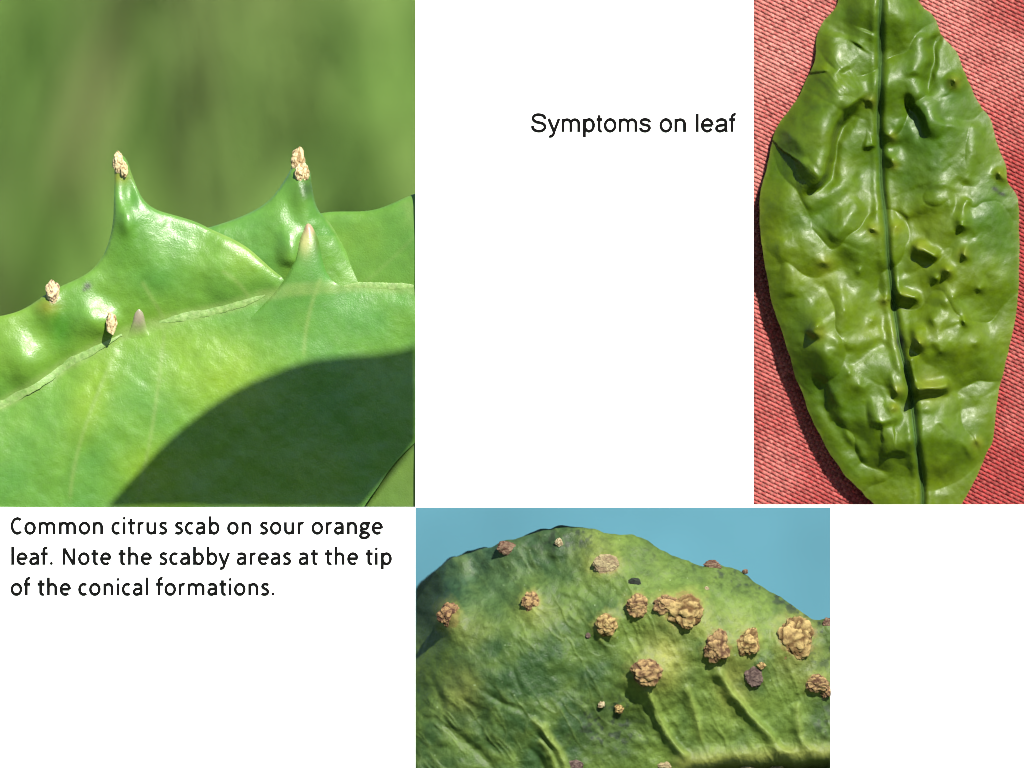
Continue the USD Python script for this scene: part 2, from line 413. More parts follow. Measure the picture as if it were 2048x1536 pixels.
def c_horn(P):
    c = mix(GREEN1, YEL1, np.clip(0.15 + 1.2 * fb(P, 120, 21, 3), 0, 1))
    c = mix(c, DEEP1, np.clip(sstep(P[:, 0], 606, 625) * .5 * (P[:, 1] < 470), 0, 1))  # shaded right side of the cone painted into its colour
    c = mix(c, (0.012, 0.03, 0.004), np.clip(G(P, 614, 378, .9, 14, 16), 0, 1))  # shade just below the crusty tip, also painted in
    for v in ([(655, 441), (700, 500), (760, 572)],):
        d, _, tt = pdist(P, v); c = mix(c, PALE1, 0.3 * np.exp(-(d / 4) ** 2))
    d = shapely.distance(sil_B, shapely.points(P)); c = mix(c, PALE1, 0.2 * np.exp(-d / 4))
    return c
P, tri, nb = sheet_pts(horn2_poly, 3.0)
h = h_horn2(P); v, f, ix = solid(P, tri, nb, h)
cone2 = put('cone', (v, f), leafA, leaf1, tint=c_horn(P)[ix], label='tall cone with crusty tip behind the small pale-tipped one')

FAR = [(625, 432), (660, 424), (700, 423), (745, 420), (775, 411), (800, 400), (831, 387)]
farc = curve(FAR, 40)
far_poly = Polygon(np.vstack([farc, [(831, 640), (625, 640)]])).buffer(0).intersection(box(0, 0, 830.3, 2000))
sil_C = LineString(farc)
def h_far(P):
    return rbf([(640, 440, -50), (750, 430, -28), (830, 400, -8), (830, 480, -4), (720, 500, -34), (830, 580, -4), (700, 590, -36), (640, 640, -50), (830, 640, -8)], P, .01) + inflate(P, sil_C, 26, 12) + 4 * fb(P, 70, 8, 3) + fb(P, 20, 9, 3)
def c_far(P):
    c = mix(GREEN1, YEL1, np.clip(0.25 + 1.3 * fb(P, 120, 31, 3), 0, 1))
    d, _, tt = pdist(P, [(831, 470), (770, 530), (720, 572)]); c = mix(c, PALE1, 0.2 * np.exp(-(d / 4) ** 2))
    c = mix(c, PALE1, np.clip(G(P, 822, 415, .8, 14, 30, -20) * (0.5 + 1.5 * fb(P, 16, 3, 3)), 0, 1))
    return c
P, tri, nb = sheet_pts(far_poly, 3.0)
v, f, ix = solid(P, tri, nb, h_far(P))
put('blade', (v, f), leafA, leaf1, tint=c_far(P)[ix])

# third cone, in front of the second; its skirt sinks into the blade
HORN3 = [(470, 655), (530, 606), (555, 578), (576, 547), (590, 515), (599, 482), (608, 460), (618, 447), (626, 456), (635, 475), (643, 510), (651, 540), (662, 558), (684, 572)]
h3c = np.vstack([curve(HORN3[:7], 40), curve(HORN3[6:10], 16)[1:], curve(HORN3[9:], 40)[1:]])
horn3_poly = Polygon(np.vstack([h3c, [(730, 610), (790, 700), (760, 800), (615, 850), (460, 800), (440, 700)]])).buffer(0)
sil_D = LineString(h3c)
def h_horn3(P):
    base = h_main(P)
    d = shapely.distance(sil_D, shapely.points(P))
    up = 16 * np.exp(-np.maximum(P[:, 1] - 585, 0) / 60)
    low = sstep(P[:, 1], 640, 740)
    edge = Polygon(horn3_poly.exterior.coords)
    dl = shapely.distance(LineString([(470, 655), (440, 700), (460, 800), (615, 850), (760, 800), (790, 700)]), shapely.points(P))
    flat = (1 - sstep(P[:, 1], 570, 720)) * sstep(dl + np.where(P[:, 1] < 560, 80, 0), 0, 70)
    bz = rbf([(618, 450, -4), (615, 500, 6), (620, 560, 8), (560, 600, 4), (680, 580, -6), (700, 590, -7), (620, 640, 6), (620, 740, 16), (480, 660, 0), (740, 640, 2)], P, .02)
    hh = bz * flat + base * (1 - flat)
    return hh + inflate(P, sil_D, 22, 10) * flat * (1 - sstep(P[:, 0], 640, 685)) + -0.9 + 2.0 * sstep(dl, 0, 110)
def c_horn3(P):
    c = c_main(P)
    c = mix(c, (0.15, 0.15, 0.055), np.clip(G(P, 610, 480, 1.0, 10, 20), 0, .95))  # cream of the tip, with its left highlight painted in
    c = mix(c, (0.20, 0.125, 0.085), np.clip(G(P, 619, 455, 1.1, 8, 10), 0, 1))
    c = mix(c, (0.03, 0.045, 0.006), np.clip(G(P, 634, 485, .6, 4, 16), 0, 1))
    return c
P, tri, nb = sheet_pts(horn3_poly, 3.0)
v, f, ix = solid(P, tri, nb, h_horn3(P))
put('cone', (v, f), leafA, leaf1, tint=c_horn3(P)[ix], label='small pale-tipped cone in front of the tall one')

# fourth, small cone standing towards the viewer on the midrib
H4 = [(248, 680), (258, 660), (264, 640), (268, 622), (277, 611), (287, 622), (291, 640), (298, 662), (312, 684)]
h4c = curve(H4, 50); sil_E = LineString(h4c)
P, tri, nb = sheet_pts(Polygon(np.vstack([h4c, [(310, 740), (252, 740)]])), 2.5)
hb = h_main(P); k4 = 1 - sstep(P[:, 1], 618, 690)
h = hb * (1 - k4) + (h_main(np.array([[278., 690.]]))[0] + 5) * k4 + inflate(P, sil_E, 12, 9) * np.clip(k4 * 1.3, 0, 1) - 0.8 - 2 * sstep(P[:, 1], 690, 738)
c = mix(c_main(P), (0.12, 0.098, 0.075), np.clip(G(P, 277, 632, 1.0, 14, 16), 0, .9))
v, f, ix = solid(P, tri, nb, h)
put('cone', (v, f), leafA, leaf1, tint=c[ix], label='short dull pinkish cone on the midrib')

ribm = tinted('pale_rib_look', rough=0.5, spec=0.25, mottle=0.25, scale=900, bump=0.25, bscale=1600, bd=0.0004)
ribd = tinted('dark_rib_look', rough=0.7, spec=0.04, mottle=0.3, scale=900, bump=0.3, bscale=1600, bd=0.0002)
for pts, w in ((MR1, (12, 11, 10)), (MR2, (9, 10, 8)), (MR3, (6, 7, 8))):
    m = tube_on(pts, lambda q: h_main(q) - .1, np.array(np.interp(np.linspace(0, 1, 60), [0, .5, 1], w)) * (1 + 0.5 * rng.normal(0, .12, 60)), 1.1, endt=0.2, n=110, m=14)
    mv = m[0]; tn = meshkit.fbm(mv * 2600, 3, 15)
    put('midrib', m, ribm, leaf1, tint=mix((0.052, 0.104, 0.019), (0.092, 0.136, 0.042), np.clip(tn * 2.2 - .5, 0, 1)))

# crusts
def scab(x, y, h, rx, ry, rz, seed, pale, dark, rough=0.32, sub=4, tilt=0.0, flat=False, fine=1.0):
    s = trimesh.creation.icosphere(subdivisions=sub)
    d = np.array(s.vertices)
    n1 = meshkit.fbm(d * 1.3 + seed * 7.1, 2, seed); n2 = meshkit.fbm(d * 4.0 + seed * 3.3, 4, seed + 9)
    w = 0.5 * (meshkit.fbm(np.concatenate([d * 2 + seed, d[:, :1] * 0], 1)[:, :3], 2, seed + 4) - .5)[:, None]
    crack = 1 - np.abs(2 * meshkit.noise((d + w) * 1.7 + seed * 5.7, seed + 3) - 1); crack = crack ** 7
    cr2 = 1 - np.abs(2 * meshkit.noise((d + w) * 3.6 + seed * 2.7, seed + 5) - 1); cr2 = cr2 ** 6
    r = 1 + rough * 3.0 * (n1 - 0.5) + fine * rough * 1.0 * (n2 - 0.5) - rough * 0.6 * crack - fine * rough * 0.4 * cr2
    q = d * r[:, None]
    if flat: q[:, 1] = np.sign(q[:, 1]) * np.abs(q[:, 1]) ** 0.7
    ca, sa = math.cos(tilt), math.sin(tilt)
    qx, qz = q[:, 0] * rx, q[:, 2] * ry
    qx, qz = ca * qx - sa * qz, sa * qx + ca * qz
    c = at(x, y, h)
    v = np.column_stack([c[0] + qx * U, c[1] + q[:, 1] * rz * U, c[2] + qz * U])
    t = np.clip(1.3 * crack + fine * 0.7 * cr2 + 1.8 * (0.52 - n2) + fine * 0.7 * np.clip(0.55 + d[:, 1], 0, 1), 0, 1)
    return (v, np.array(s.faces)), mix(pale, dark, t)
CREAM, BROWN = (0.27, 0.215, 0.122), (0.105, 0.066, 0.028)
for (x, y, dh, rx, ry, rz, sd, tl) in [(236, 324, 0, 11, 22, 10, 1, -.2), (248, 340, 4, 8, 17, 8, 2, .3), (597, 320, 0, 14, 28, 11, 3, .08), (609, 344, 2, 10, 19, 9, 4, .05), (598, 346, 4, 9, 17, 8, 6, -.1), (105, 583, 9, 14, 24, 11, 5, -.25), (223, 647, 10, 11, 22, 8, 7, -.15)]:
    hh = h_main(np.array([[x, y]]))[0] if x < 400 else h_horn2(np.array([[x, y]]))[0]
    m, t = scab(x, y, hh + dh, rx, ry, rz, sd, CREAM, BROWN if x != 105 else (0.08, 0.045, 0.03), rough=.2, fine=.2)
    put('scab', m, crust, leaf1, tint=t)

# the lit leaf lower down, behind the edge
N_poly = Polygon([(690, 1013.8), (760, 940), (830.3, 850), (830.3, 1013.8)])
P, tri, nb = sheet_pts(N_poly, 5.0)
v, f, ix = solid(P, tri, nb, -24 + 0.24 * (P[:, 0] - 760) + 5 * fb(P, 90, 41, 2))
low_leaf = Thing('citrus_leaf', at(790, 1000, -30), 'corner of a lit yellow-green leaf below the shaded leaf edge', 'leaf')
put('blade', (v, f), leafA, low_leaf, tint=mix((0.036, 0.072, 0.011), (0.05, 0.082, 0.015), np.clip(.5 + fb(P, 60, 2), 0, 1))[ix])

# unseen leaf added overhead, its outline cut to shade the first leaf's lower right
SH = [(212, 1014), (260, 962), (300, 920), (350, 872), (400, 832), (470, 785), (550, 748), (610, 728), (690, 714), (760, 705), (834, 689)]
shc = curve(SH, 60)
sh_poly = Polygon(np.vstack([shc, [(834, 880), (790, 935), (750, 980), (722, 1014)], [(400, 1014)]]))
P, tri, nb = sheet_pts(sh_poly, 12.0)
lift = 1500 + 0.25 * (P[:, 0] - 500) - 0.15 * (P[:, 1] - 900)        # units towards the sun
def towards_sun(P, lift, h0=0.0):
    p = np.column_stack([(P[:, 0] - 1024) * U, np.full(len(P), -h0 * U), ZC + (768 - P[:, 1]) * U])
    return p + (lift * U / -SUN[1])[:, None] * SUN
N = len(P); i = np.arange(nb); j = (i + 1) % nb
v = np.vstack([towards_sun(P, lift), towards_sun(P, lift - 4)])
f = np.vstack([tri, tri[:, ::-1] + N, np.column_stack([i, j, N + j]), np.column_stack([i, N + j, N + i])])
over = Thing('citrus_leaf', v[0], 'dark green leaf added out of view above the board to cast shade', 'leaf')
put('blade', (v, f), leafA, over, tint=np.repeat([(0.02, 0.06, 0.01)], len(v), 0))

# ---------------------------------------------------------------- leaf 2: crumpled leaf on red cloth
CL = -95.0     # the cloth lies behind the board
L2L = [(1660, -90), (1668, -40), (1678, 0), (1655, 36), (1638, 62), (1632, 100), (1619, 145), (1608, 168), (1590, 205), (1570, 232), (1553, 262), (1543, 290), (1539, 312), (1533, 340), (1524, 375), (1520, 410), (1521, 440), (1524, 480), (1530, 530), (1540, 580),
       (1551, 620), (1562, 655), (1575, 700), (1590, 745), (1607, 795), (1628, 850), (1655, 900), (1685, 943), (1716, 977), (1742, 1003), (1760, 1020)]
L2R = [(1915, 1020), (1923, 1008), (1935, 987), (1951, 958), (1965, 925), (1977, 897), (1988, 860), (1992, 828), (1998, 780), (2010, 732), (2021, 690), (2030, 640), (2036, 590), (2038, 530), (2039, 470), (2037, 420), (2030, 386), (2014, 360), (2011, 335), (2001, 305), (1989, 270), (1981, 240),
       (1960, 210), (1945, 180), (1931, 150), (1918, 115), (1902, 90), (1883, 72), (1878, 58), (1872, 38), (1852, 20), (1836, 0), (1815, -40), (1810, -90)]
l2c = np.vstack([curve(L2L, 220), curve(L2R, 220)])
l2c = l2c + 11 * (np.column_stack([fb(l2c, 42, 64, 3), fb(l2c, 30, 65, 3)]))
leaf2_poly = Polygon(l2c).buffer(0).intersection(box(1500, -90, 2100, 1009.2))
sil2 = LineString(l2c)
MID2 = [(1764, -90), (1762, 0), (1760, 60), (1761, 120), (1760, 170), (1758, 220), (1758, 262), (1762, 310), (1763, 360), (1768, 410), (1773, 460), (1776, 510), (1782, 560), (1788, 610), (1795, 660), (1800, 690), (1812, 740), (1822, 790), (1829, 850), (1836, 910), (1842, 950), (1845, 1012)]
def h_leaf2(P, grooves=True):
    ctrl = [(1678, 0, 6), (1636, 70, 6), (1619, 145, 8), (1590, 205, 8), (1553, 262, 10), (1538, 312, 12), (1524, 375, 18), (1521, 430, 26), (1527, 500, 38), (1540, 580, 44), (1562, 655, 40), (1590, 745, 34), (1628, 850, 30), (1685, 943, 29), (1742, 1003, 28),
            (1840, 0, 8), (1878, 58, 8), (1918, 115, 9), (1945, 180, 9), (1981, 240, 9), (2001, 305, 10), (2030, 386, 12), (2039, 470, 15), (2036, 590, 18), (2021, 690, 20), (1998, 780, 18), (1988, 860, 14), (1965, 925, 14), (1923, 1008, 18),
            (1762, -60, 26), (1761, 100, 34), (1758, 230, 36), (1764, 350, 40), (1775, 500, 44), (1788, 610, 46), (1800, 700, 46), (1825, 820, 44), (1845, 1000, 34),
            (1700, 40, 36), (1680, 130, 44), (1640, 230, 44), (1600, 320, 50), (1590, 440, 66), (1650, 420, 56), (1700, 330, 44), (1600, 560, 84), (1680, 560, 62), (1720, 450, 50), (1640, 700, 80), (1730, 680, 66), (1680, 840, 72), (1760, 800, 64), (1760, 930, 56),
            (1810, 40, 40), (1830, 140, 46), (1890, 230, 40), (1920, 330, 46), (1850, 380, 50), (1900, 440, 52), (1980, 450, 34), (1900, 600, 56), (1980, 620, 38), (1880, 700, 58), (1950, 760, 44), (1900, 850, 52), (1930, 920, 34), (1880, 960, 36)]
    h = rbf(ctrl, P, 0.005)
    P0 = P; P = warp(P, 7, 30, 57)
    # big folds
    h += ridge(P, [(1590, 384), (1622, 374), (1648, 345), (1656, 300), (1670, 252), (1690, 215), (1715, 190), (1745, 172)], 44, 46, .25, wr=8)
    h -= ridge(P, [(1600, 394), (1632, 384), (1662, 352), (1669, 300), (1683, 256), (1703, 221), (1724, 202)], 18, 10, .3)
    h += ridge(P, [(1700, 140), (1672, 190), (1640, 225), (1600, 262), (1570, 300)], 14, 24)
    h += ridge(P, [(1672, 60), (1668, 110), (1690, 150)], 10, 13)
    h += ridge(P, [(1735, 60), (1715, 95)], 7, 13)
    h += ridge(P, [(1800, 176), (1828, 196), (1850, 236), (1868, 284)], 22, 24, .3, wr=9)
    h -= ridge(P, [(1792, 186), (1814, 206), (1836, 246), (1856, 290)], 12, 10, .3)
    h += ridge(P, [(1883, 60), (1868, 100), (1860, 145), (1855, 190)], -16, 7)
    h += ridge(P, [(1845, 60), (1838, 110), (1830, 160)], 9, 14)
    h += ridge(P, [(1608, 144), (1635, 146), (1668, 139)], 7, 12, .3, wr=3)
    h += ridge(P, [(1905, 230), (1890, 280), (1880, 330), (1870, 390)], 12, 22) + ridge(P, [(1945, 240), (1940, 300), (1930, 370)], 10, 14)
    h += ridge(P, [(1800, 440), (1830, 420), (1870, 405), (1910, 400)], 9, 14) + ridge(P, [(1935, 395), (1925, 430), (1924, 450)], 8, 8)
    h += ridge(P, [(1600, 420), (1640, 400), (1680, 370), (1720, 352)], 8, 14)
    h += ridge(P, [(1660, 480), (1690, 440), (1720, 400)], 7, 12) + ridge(P, [(1560, 470), (1575, 530), (1582, 600)], 7, 12) + ridge(P, [(1668, 540), (1680, 600), (1670, 700)], 10, 16)
    h += ridge(P, [(1660, 700), (1690, 690), (1730, 680), (1775, 660)], 7, 11) + ridge(P, [(1670, 760), (1668, 800), (1690, 860), (1730, 930)], 10, 12)
    h += ridge(P, [(1640, 740), (1650, 800), (1680, 860), (1720, 930)], -7, 9)
    h += ridge(P, [(1690, 740), (1740, 705), (1785, 680)], -6, 9)
    h += ridge(P, [(1880, 620), (1920, 575), (1970, 550)], 9, 16) + ridge(P, [(1865, 700), (1890, 640), (1920, 600)], 8, 14)
    h += ridge(P, [(1870, 470), (1840, 480), (1815, 520), (1805, 560)], -5, 10)
    h += ridge(P, [(1885, 860), (1900, 820), (1910, 780)], 6, 12)
    # pimples and pouches, steep on the lower side
    for (x, y, a, r) in [(1908, 163, 34, 10), (1999, 348, 24, 8), (1786, 322, 26, 12), (1784, 268, 22, 11), (1748, 456, 18, 9), (1790, 455, 14, 8), (1926, 452, 26, 9), (1926, 505, 30, 11), (1894, 543, 24, 9), (1767, 601, 16, 9), (1650, 526, 14, 11), (1868, 560, 12, 9), (1905, 595, 10, 9), (1868, 640, 12, 10), (1955, 575, 10, 8), (1880, 700, 9, 9), (1715, 545, 8, 9), (1690, 620, 9, 10), (1745, 640, 10, 9), (1720, 770, 10, 10), (1928, 643, 30, 10),
                         (1835, 684, 34, 11), (1796, 782, 22, 10), (1790, 812, 22, 9), (1735, 205, 12, 9), (1958, 682, 12, 12), (1955, 880, 10, 8), (1700, 745, 8, 8), (1636, 652, 24, 10)]:
        h += peak(P, x, y, a, r)
    for pts, a, w in [([(1838, 494), (1850, 498), (1864, 507)], 24, 8), ([(1803, 588), (1815, 593), (1832, 597)], 20, 7), ([(1835, 662), (1836, 684)], 16, 8), ([(1836, 776), (1860, 777), (1890, 773)], 30, 7.5), ([(1820, 722), (1828, 748), (1837, 776)], 16, 7)]:
        h += ridge(P, pts, a, w, 0)
    for pts, a, w in [([(1784, 735), (1790, 790)], 12, 8), ([(1620, 650), (1632, 664), (1646, 680)], 14, 6), ([(1758, 385), (1752, 425), (1746, 465)], 9, 7), ([(1795, 550), (1800, 600)], 8, 7), ([(1925, 870), (1938, 900), (1945, 930)], 6, 6)]:
        h += ridge(P, pts, a, w, .5)
    h += ridge(P, [(1735, 846), (1768, 840), (1806, 824)], 15, 32, .3, wr=9) + ridge(P, [(1755, 908), (1790, 904), (1825, 910)], 7, 16, .3, wr=4) + ridge(P, [(1724, 292), (1742, 291), (1754, 285)], 9, 14, .3, wr=5)
    h += ridge(P, [(1760, 870), (1790, 868)], 6, 14) + G(P, 1775, 950, 7, 22, 16) + G(P, 1880, 930, 7, 26, 14) + G(P, 1850, 815, 6, 20, 10)
    # lateral veins, shallow
    for y, s in ((90, -1), (250, -1), (395, -1), (520, -1), (650, -1), (790, -1), (120, 1), (250, 1), (400, 1), (560, 1), (700, 1), (860, 1)):
        xm = np.interp(y, [p[1] for p in MID2], [p[0] for p in MID2])
        h += ridge(P, [(xm, y), (xm + s * 70, y - 26), (xm + s * 140, y - 66), (xm + s * 190, y - 110)], -1.0, 3.5, .2)
    P = P0
    edge = sstep(shapely.distance(sil2, shapely.points(P)), 0, 60) * 0.7 + 0.3
    W = warp(P, 14, 60, 58) @ np.array([[.80, .60], [-.60, .80]])
    edge = edge * (0.85 - 0.4 * np.clip(G(P, 1650, 270, 1, 80, 110) + G(P, 1920, 300, .8, 60, 110), 0, 1))
    h += edge * (115 * fb(W, 120, 51, 2) + 34 * (crease(W, 110, 52, .8) - .25) + 11 * fb(W, 52, 53, 2) + 3.5 * (crease(W, 60, 54, .8) - .25)) + 2.5 * fb(P, 22, 55, 2) + 1.2 * fb(P, 9, 56, 2)
    if grooves:
        d, sd, t = pdist(P, MID2, 80)
        h -= 8 * np.exp(-(d / 6) ** 2) - 3.5 * np.exp(-((d - 14) / 8) ** 2)
    return np.maximum(h, 4) + CL
def c_leaf2(P):
    t = np.clip(0.45 + 1.5 * fb(P, 110, 61, 3) + 0.3 * sstep(P[:, 1], 350, 900) - .15, 0, 1)
    c = mix((0.016, 0.039, 0.0003), (0.046, 0.064, 0.0003), t)
    for (x, y, r) in [(1908, 165, 9), (1999, 350, 8), (1788, 330, 7), (1784, 274, 7), (1748, 460, 9), (1792, 458, 8), (1840, 497, 12), (1893, 546, 8), (1767, 604, 8), (1808, 594, 10), (1836, 688, 10), (1860, 776, 22), (1795, 780, 9), (1790, 815, 7), (1955, 886, 9), (1740, 203, 9), (1926, 507, 8), (1640, 666, 10), (1650, 528, 12)]:
        c = mix(c, (0.075, 0.085, 0.008), np.clip(G(P, x, y, .6, r), 0, 1))
    d, _, _ = pdist(P, MID2, 80); c = mix(c, (0.014, 0.036, 0.014), .75 * np.exp(-(d / 5) ** 2))
    d = shapely.distance(sil2, shapely.points(P)); c = mix(c, (0.07, 0.075, 0.012), .45 * np.exp(-d / 4))
    c = mix(c, (0.004, 0.004, 0.004), np.clip(G(P, 1800, 682, 1.2, 5, 9), 0, .9))
    c = mix(c, (0.006, 0.008, 0.004), np.clip(G(P, 1990, 378, 1, 5, 3, 30) + G(P, 2004, 388, 1, 6, 2.5, 20), 0, .9))
    return c
leaf2 = Thing('crumpled_leaf', at(1780, 560, CL), 'glossy crumpled green leaf with puckered bumps lying on red cloth', 'leaf')
P, tri, nb = sheet_pts(leaf2_poly, 2.2)
v, f, ix = solid(P, tri, nb, h_leaf2(P), 3.0)
put('blade', (v, f), leafB, leaf2, tint=c_leaf2(P)[ix])
m = tube_on([p for p in MID2[:-1]] + [(1845, 1009)], lambda q: h_leaf2(q), (4.5, 4.2, 3.6, 3, 2.6, 2.2), 1.6, n=120, endt=0)
put('midrib', m, ribd, leaf2, tint=np.repeat([(0.012, 0.026, 0.004)], len(m[0]), 0))

def build_cloth():
    step = 1.5
    xs = np.arange(1490, 2112, step); ys = np.arange(-112, 1013, step)
    X, Y = np.meshgrid(xs, ys)
    p = 7.6; a = math.radians(26)
    wx = 5 * (meshkit.fbm(np.stack([X / 90, Y / 90, 0 * X], -1), 3, 3) - .5); wy = 5 * (meshkit.fbm(np.stack([X / 90, Y / 90, 0 * X + 7], -1), 3, 4) - .5)
    u = ((X + wx) * math.cos(a) + (Y + wy) * math.sin(a)) / p; w = (-(X + wx) * math.sin(a) + (Y + wy) * math.cos(a)) / p
    i, j = np.floor(u), np.floor(w); fu, fw = u - i - .5, w - j - .5
    jit = lambda q, s: meshkit.noise(np.stack([q * 1.37, q * 0 + s, q * 0], -1), 5)
    top = ((i + j) % 2) == 0
    au, aw = np.abs(2 * fu), np.abs(2 * fw)
    Z = 5.5 * np.where(top, (1 - au ** 2.2) ** .7 * (1 - aw ** 5) ** .6, (1 - aw ** 2.2) ** .7 * (1 - au ** 5) ** .6)
    cell = np.stack([i * .71 + 3 * top, j * .71, top * 4.0], -1)
    rn = meshkit.noise(cell * 1.9, 8); rn2 = meshkit.noise(cell * 1.9 + 31, 9)
    hgt = CL - 9 + Z + 1.5 * (rn2 - .5) + 6 * (meshkit.fbm(np.stack([X / 160, Y / 160, 0 * X + 2], -1), 2, 6) - .5)
    painted_sheen = np.clip(0.68 - 0.00065 * (Y - 100) - 0.0005 * (X - 1500) + 1.1 * (meshkit.fbm(np.stack([X / 120, Y / 120, 0 * X + 5], -1), 3, 7) - .5), 0.05, 1)  # sheen towards the upper left, painted into the cloth colour
    c = mix((0.110, 0.0105, 0.011), (0.205, 0.062, 0.056), np.clip(painted_sheen * (0.55 + 0.9 * rn) , 0, 1))
    c = np.where(top[..., None], mix(c, (0.22, 0.10, 0.082), 0.10 + 0.5 * painted_sheen), c) * (0.6 + 0.8 * rn2)[..., None]
    nx, ny = len(xs), len(ys)
    ii, jj = np.meshgrid(np.arange(nx - 1), np.arange(ny - 1)); q = (jj * nx + ii).ravel()
    f = np.vstack([np.column_stack([q, q + nx + 1, q + 1]), np.column_stack([q, q + nx, q + nx + 1])])
    v = at(X.ravel(), Y.ravel(), hgt.ravel())
    t = Thing('red_cloth', at(1780, 500, CL - 10), 'coarse woven red cloth under the crumpled leaf', 'cloth')
    put('weave', (v, f), clothm, t, tint=c.reshape(-1, 3))
build_cloth()

# ---------------------------------------------------------------- leaf 3: leaf covered in crusty scabs, before the blue card
L3 = [(800, 1215), (831, 1178), (850, 1156), (870, 1140), (890, 1122), (920, 1110), (945, 1100), (984, 1092), (998, 1084), (1030, 1078), (1055, 1068), (1080, 1060), (1110, 1054), (1145, 1052), (1185, 1056), (1225, 1066), (1255, 1070), (1272, 1070), (1300, 1085), (1322, 1099), (1350, 1112), (1375, 1122),
      (1395, 1130), (1410, 1129), (1425, 1126), (1440, 1129), (1460, 1134), (1480, 1142), (1496, 1155), (1512, 1166), (1545, 1185), (1580, 1206), (1605, 1225), (1625, 1238), (1661, 1237), (1700, 1240)]
l3c = curve(L3, 200)
l3c = l3c + np.column_stack([np.zeros(200), 11 * (meshkit.fbm(np.column_stack([l3c / 22, np.zeros(200)]), 4, 12) - .5)])
leaf3_poly = Polygon(np.vstack([l3c, [(1700, 1590), (800, 1590)]])).buffer(0).intersection(box(830.8, 900, 1660.8, 1580))
sil3 = LineString(l3c)
SC = [  # x, y, rx, ry, rz, rise, palette, seed, mound
    (897, 1231, 21, 25, 15, 7, 'b', 11, 18), (1062, 1202, 17, 18, 12, 6, 't', 12, 14), (1213, 1250, 20, 21, 15, 8, 'g', 13, 16), (1275, 1212, 22, 21, 15, 8, 't', 14, 12), (1334, 1210, 25, 20, 16, 8, 't', 15, 10), (1371, 1223, 36, 33, 20, 8, 'g', 16, 14),
    (1435, 1294, 24, 29, 18, 9, 't', 17, 18), (1441, 1266, 7, 9, 6, 8, 'g', 18, 0), (1497, 1286, 20, 24, 14, 8, 'g', 19, 14), (1507, 1264, 8, 8, 7, 8, 'g', 20, 0), (1592, 1273, 35, 40, 20, 8, 'g', 21, 16), (1293, 1345, 31, 26, 19, 10, 't', 22, 20),
    (1634, 1366, 22, 16, 13, 6, 't', 23, 12), (1651, 1384, 12, 12, 10, 5, 'b', 24, 0), (1213, 1130, 26, 18, 8, 4, 'p', 25, 10), (1014, 1096, 21, 13, 12, 6, 'r', 26, 4), (1117, 1085, 8, 8, 7, 4, 'c', 27, 4), (1425, 1131, 16, 10, 10, 4, 'r', 28, 4),
    (1508, 1354, 18, 19, 7, 2, 'd', 29, 6), (1523, 1331, 8, 8, 6, 4, 'g', 30, 4), (1203, 1409, 7, 7, 6, 4, 'c', 31, 5), (1238, 1417, 9, 9, 7, 4, 'g', 32, 6), (1268, 1165, 13, 9, 5, 1, 'k', 33, 3), (1150, 1531, 16, 12, 7, 3, 'd', 34, 3),
    (1655, 1246, 9, 10, 6, 3, 'r', 35, 2), (1330, 1532, 14, 8, 6, 4, 'p', 36, 0), (1494, 1536, 13, 8, 8, 6, 'p', 37, 0), (1553, 1537, 14, 8, 8, 6, 'p', 38, 0), (1176, 1271, 5, 6, 3, 1, 'd', 39, 0), (1490, 1143, 6, 5, 5, 2, 'r', 40, 0), (1413, 1177, 5, 4, 3, 1, 'c', 41, 0)]
PAL = {'g': ((0.150, 0.108, 0.042), (0.040, 0.021, 0.006)), 't': ((0.135, 0.090, 0.038), (0.030, 0.014, 0.006)), 'b': ((0.115, 0.070, 0.030), (0.026, 0.011, 0.006)), 'p': ((0.120, 0.100, 0.052), (0.070, 0.050, 0.028)), 'r': ((0.072, 0.048, 0.030), (0.030, 0.013, 0.008)),
       'c': ((0.16, 0.14, 0.085), (0.06, 0.04, 0.02)), 'd': ((0.050, 0.034, 0.028), (0.018, 0.010, 0.009)), 'k': ((0.010, 0.014, 0.008), (0.003, 0.004, 0.003))}
VEINS3 = [([(1288, 1368), (1302, 1400), (1320, 1440), (1340, 1475), (1360, 1500), (1388, 1516)], 15, 8), ([(1438, 1325), (1448, 1360), (1475, 1400), (1510, 1440), (1545, 1480), (1565, 1500), (1600, 1506)], 15, 9), ([(1372, 1365), (1384, 1405), (1396, 1450), (1404, 1490)], 6, 7),
          ([(1590, 1400), (1598, 1450), (1612, 1490), (1640, 1503)], 8, 8), ([(1085, 1440), (1105, 1480), (1130, 1520), (1140, 1560)], 6, 6), ([(1060, 1432), (1085, 1460), (1120, 1515), (1135, 1570)], 5, 5), ([(1075, 1475), (1100, 1510), (1118, 1560)], 6, 5)]
CREASE3 = [([(886, 1425), (893, 1450), (925, 1480), (960, 1508), (1000, 1560)], -11, 7), ([(955, 1363), (985, 1395), (1030, 1415), (1062, 1436)], -6, 5), ([(1022, 1320), (1034, 1365), (1050, 1400)], -4, 4), ([(905, 1390), (945, 1412), (985, 1425)], -4, 5), ([(1050, 1490), (1085, 1530), (1110, 1575)], -7, 5),
           ([(868, 1318), (866, 1355), (880, 1400), (890, 1440)], -6, 6), ([(882, 1245), (878, 1280), (858, 1310)], -9, 9), ([(1180, 1110), (1160, 1150), (1185, 1190), (1215, 1225)], -3, 5), ([(1085, 1095), (1100, 1120), (1150, 1110), (1170, 1090)], -5, 7), ([(835, 1432), (865, 1440), (885, 1438)], -5, 5),
           ([(1105, 1190), (1150, 1202), (1190, 1212)], -3, 5), ([(1240, 1440), (1290, 1475), (1320, 1520)], -5, 8)]
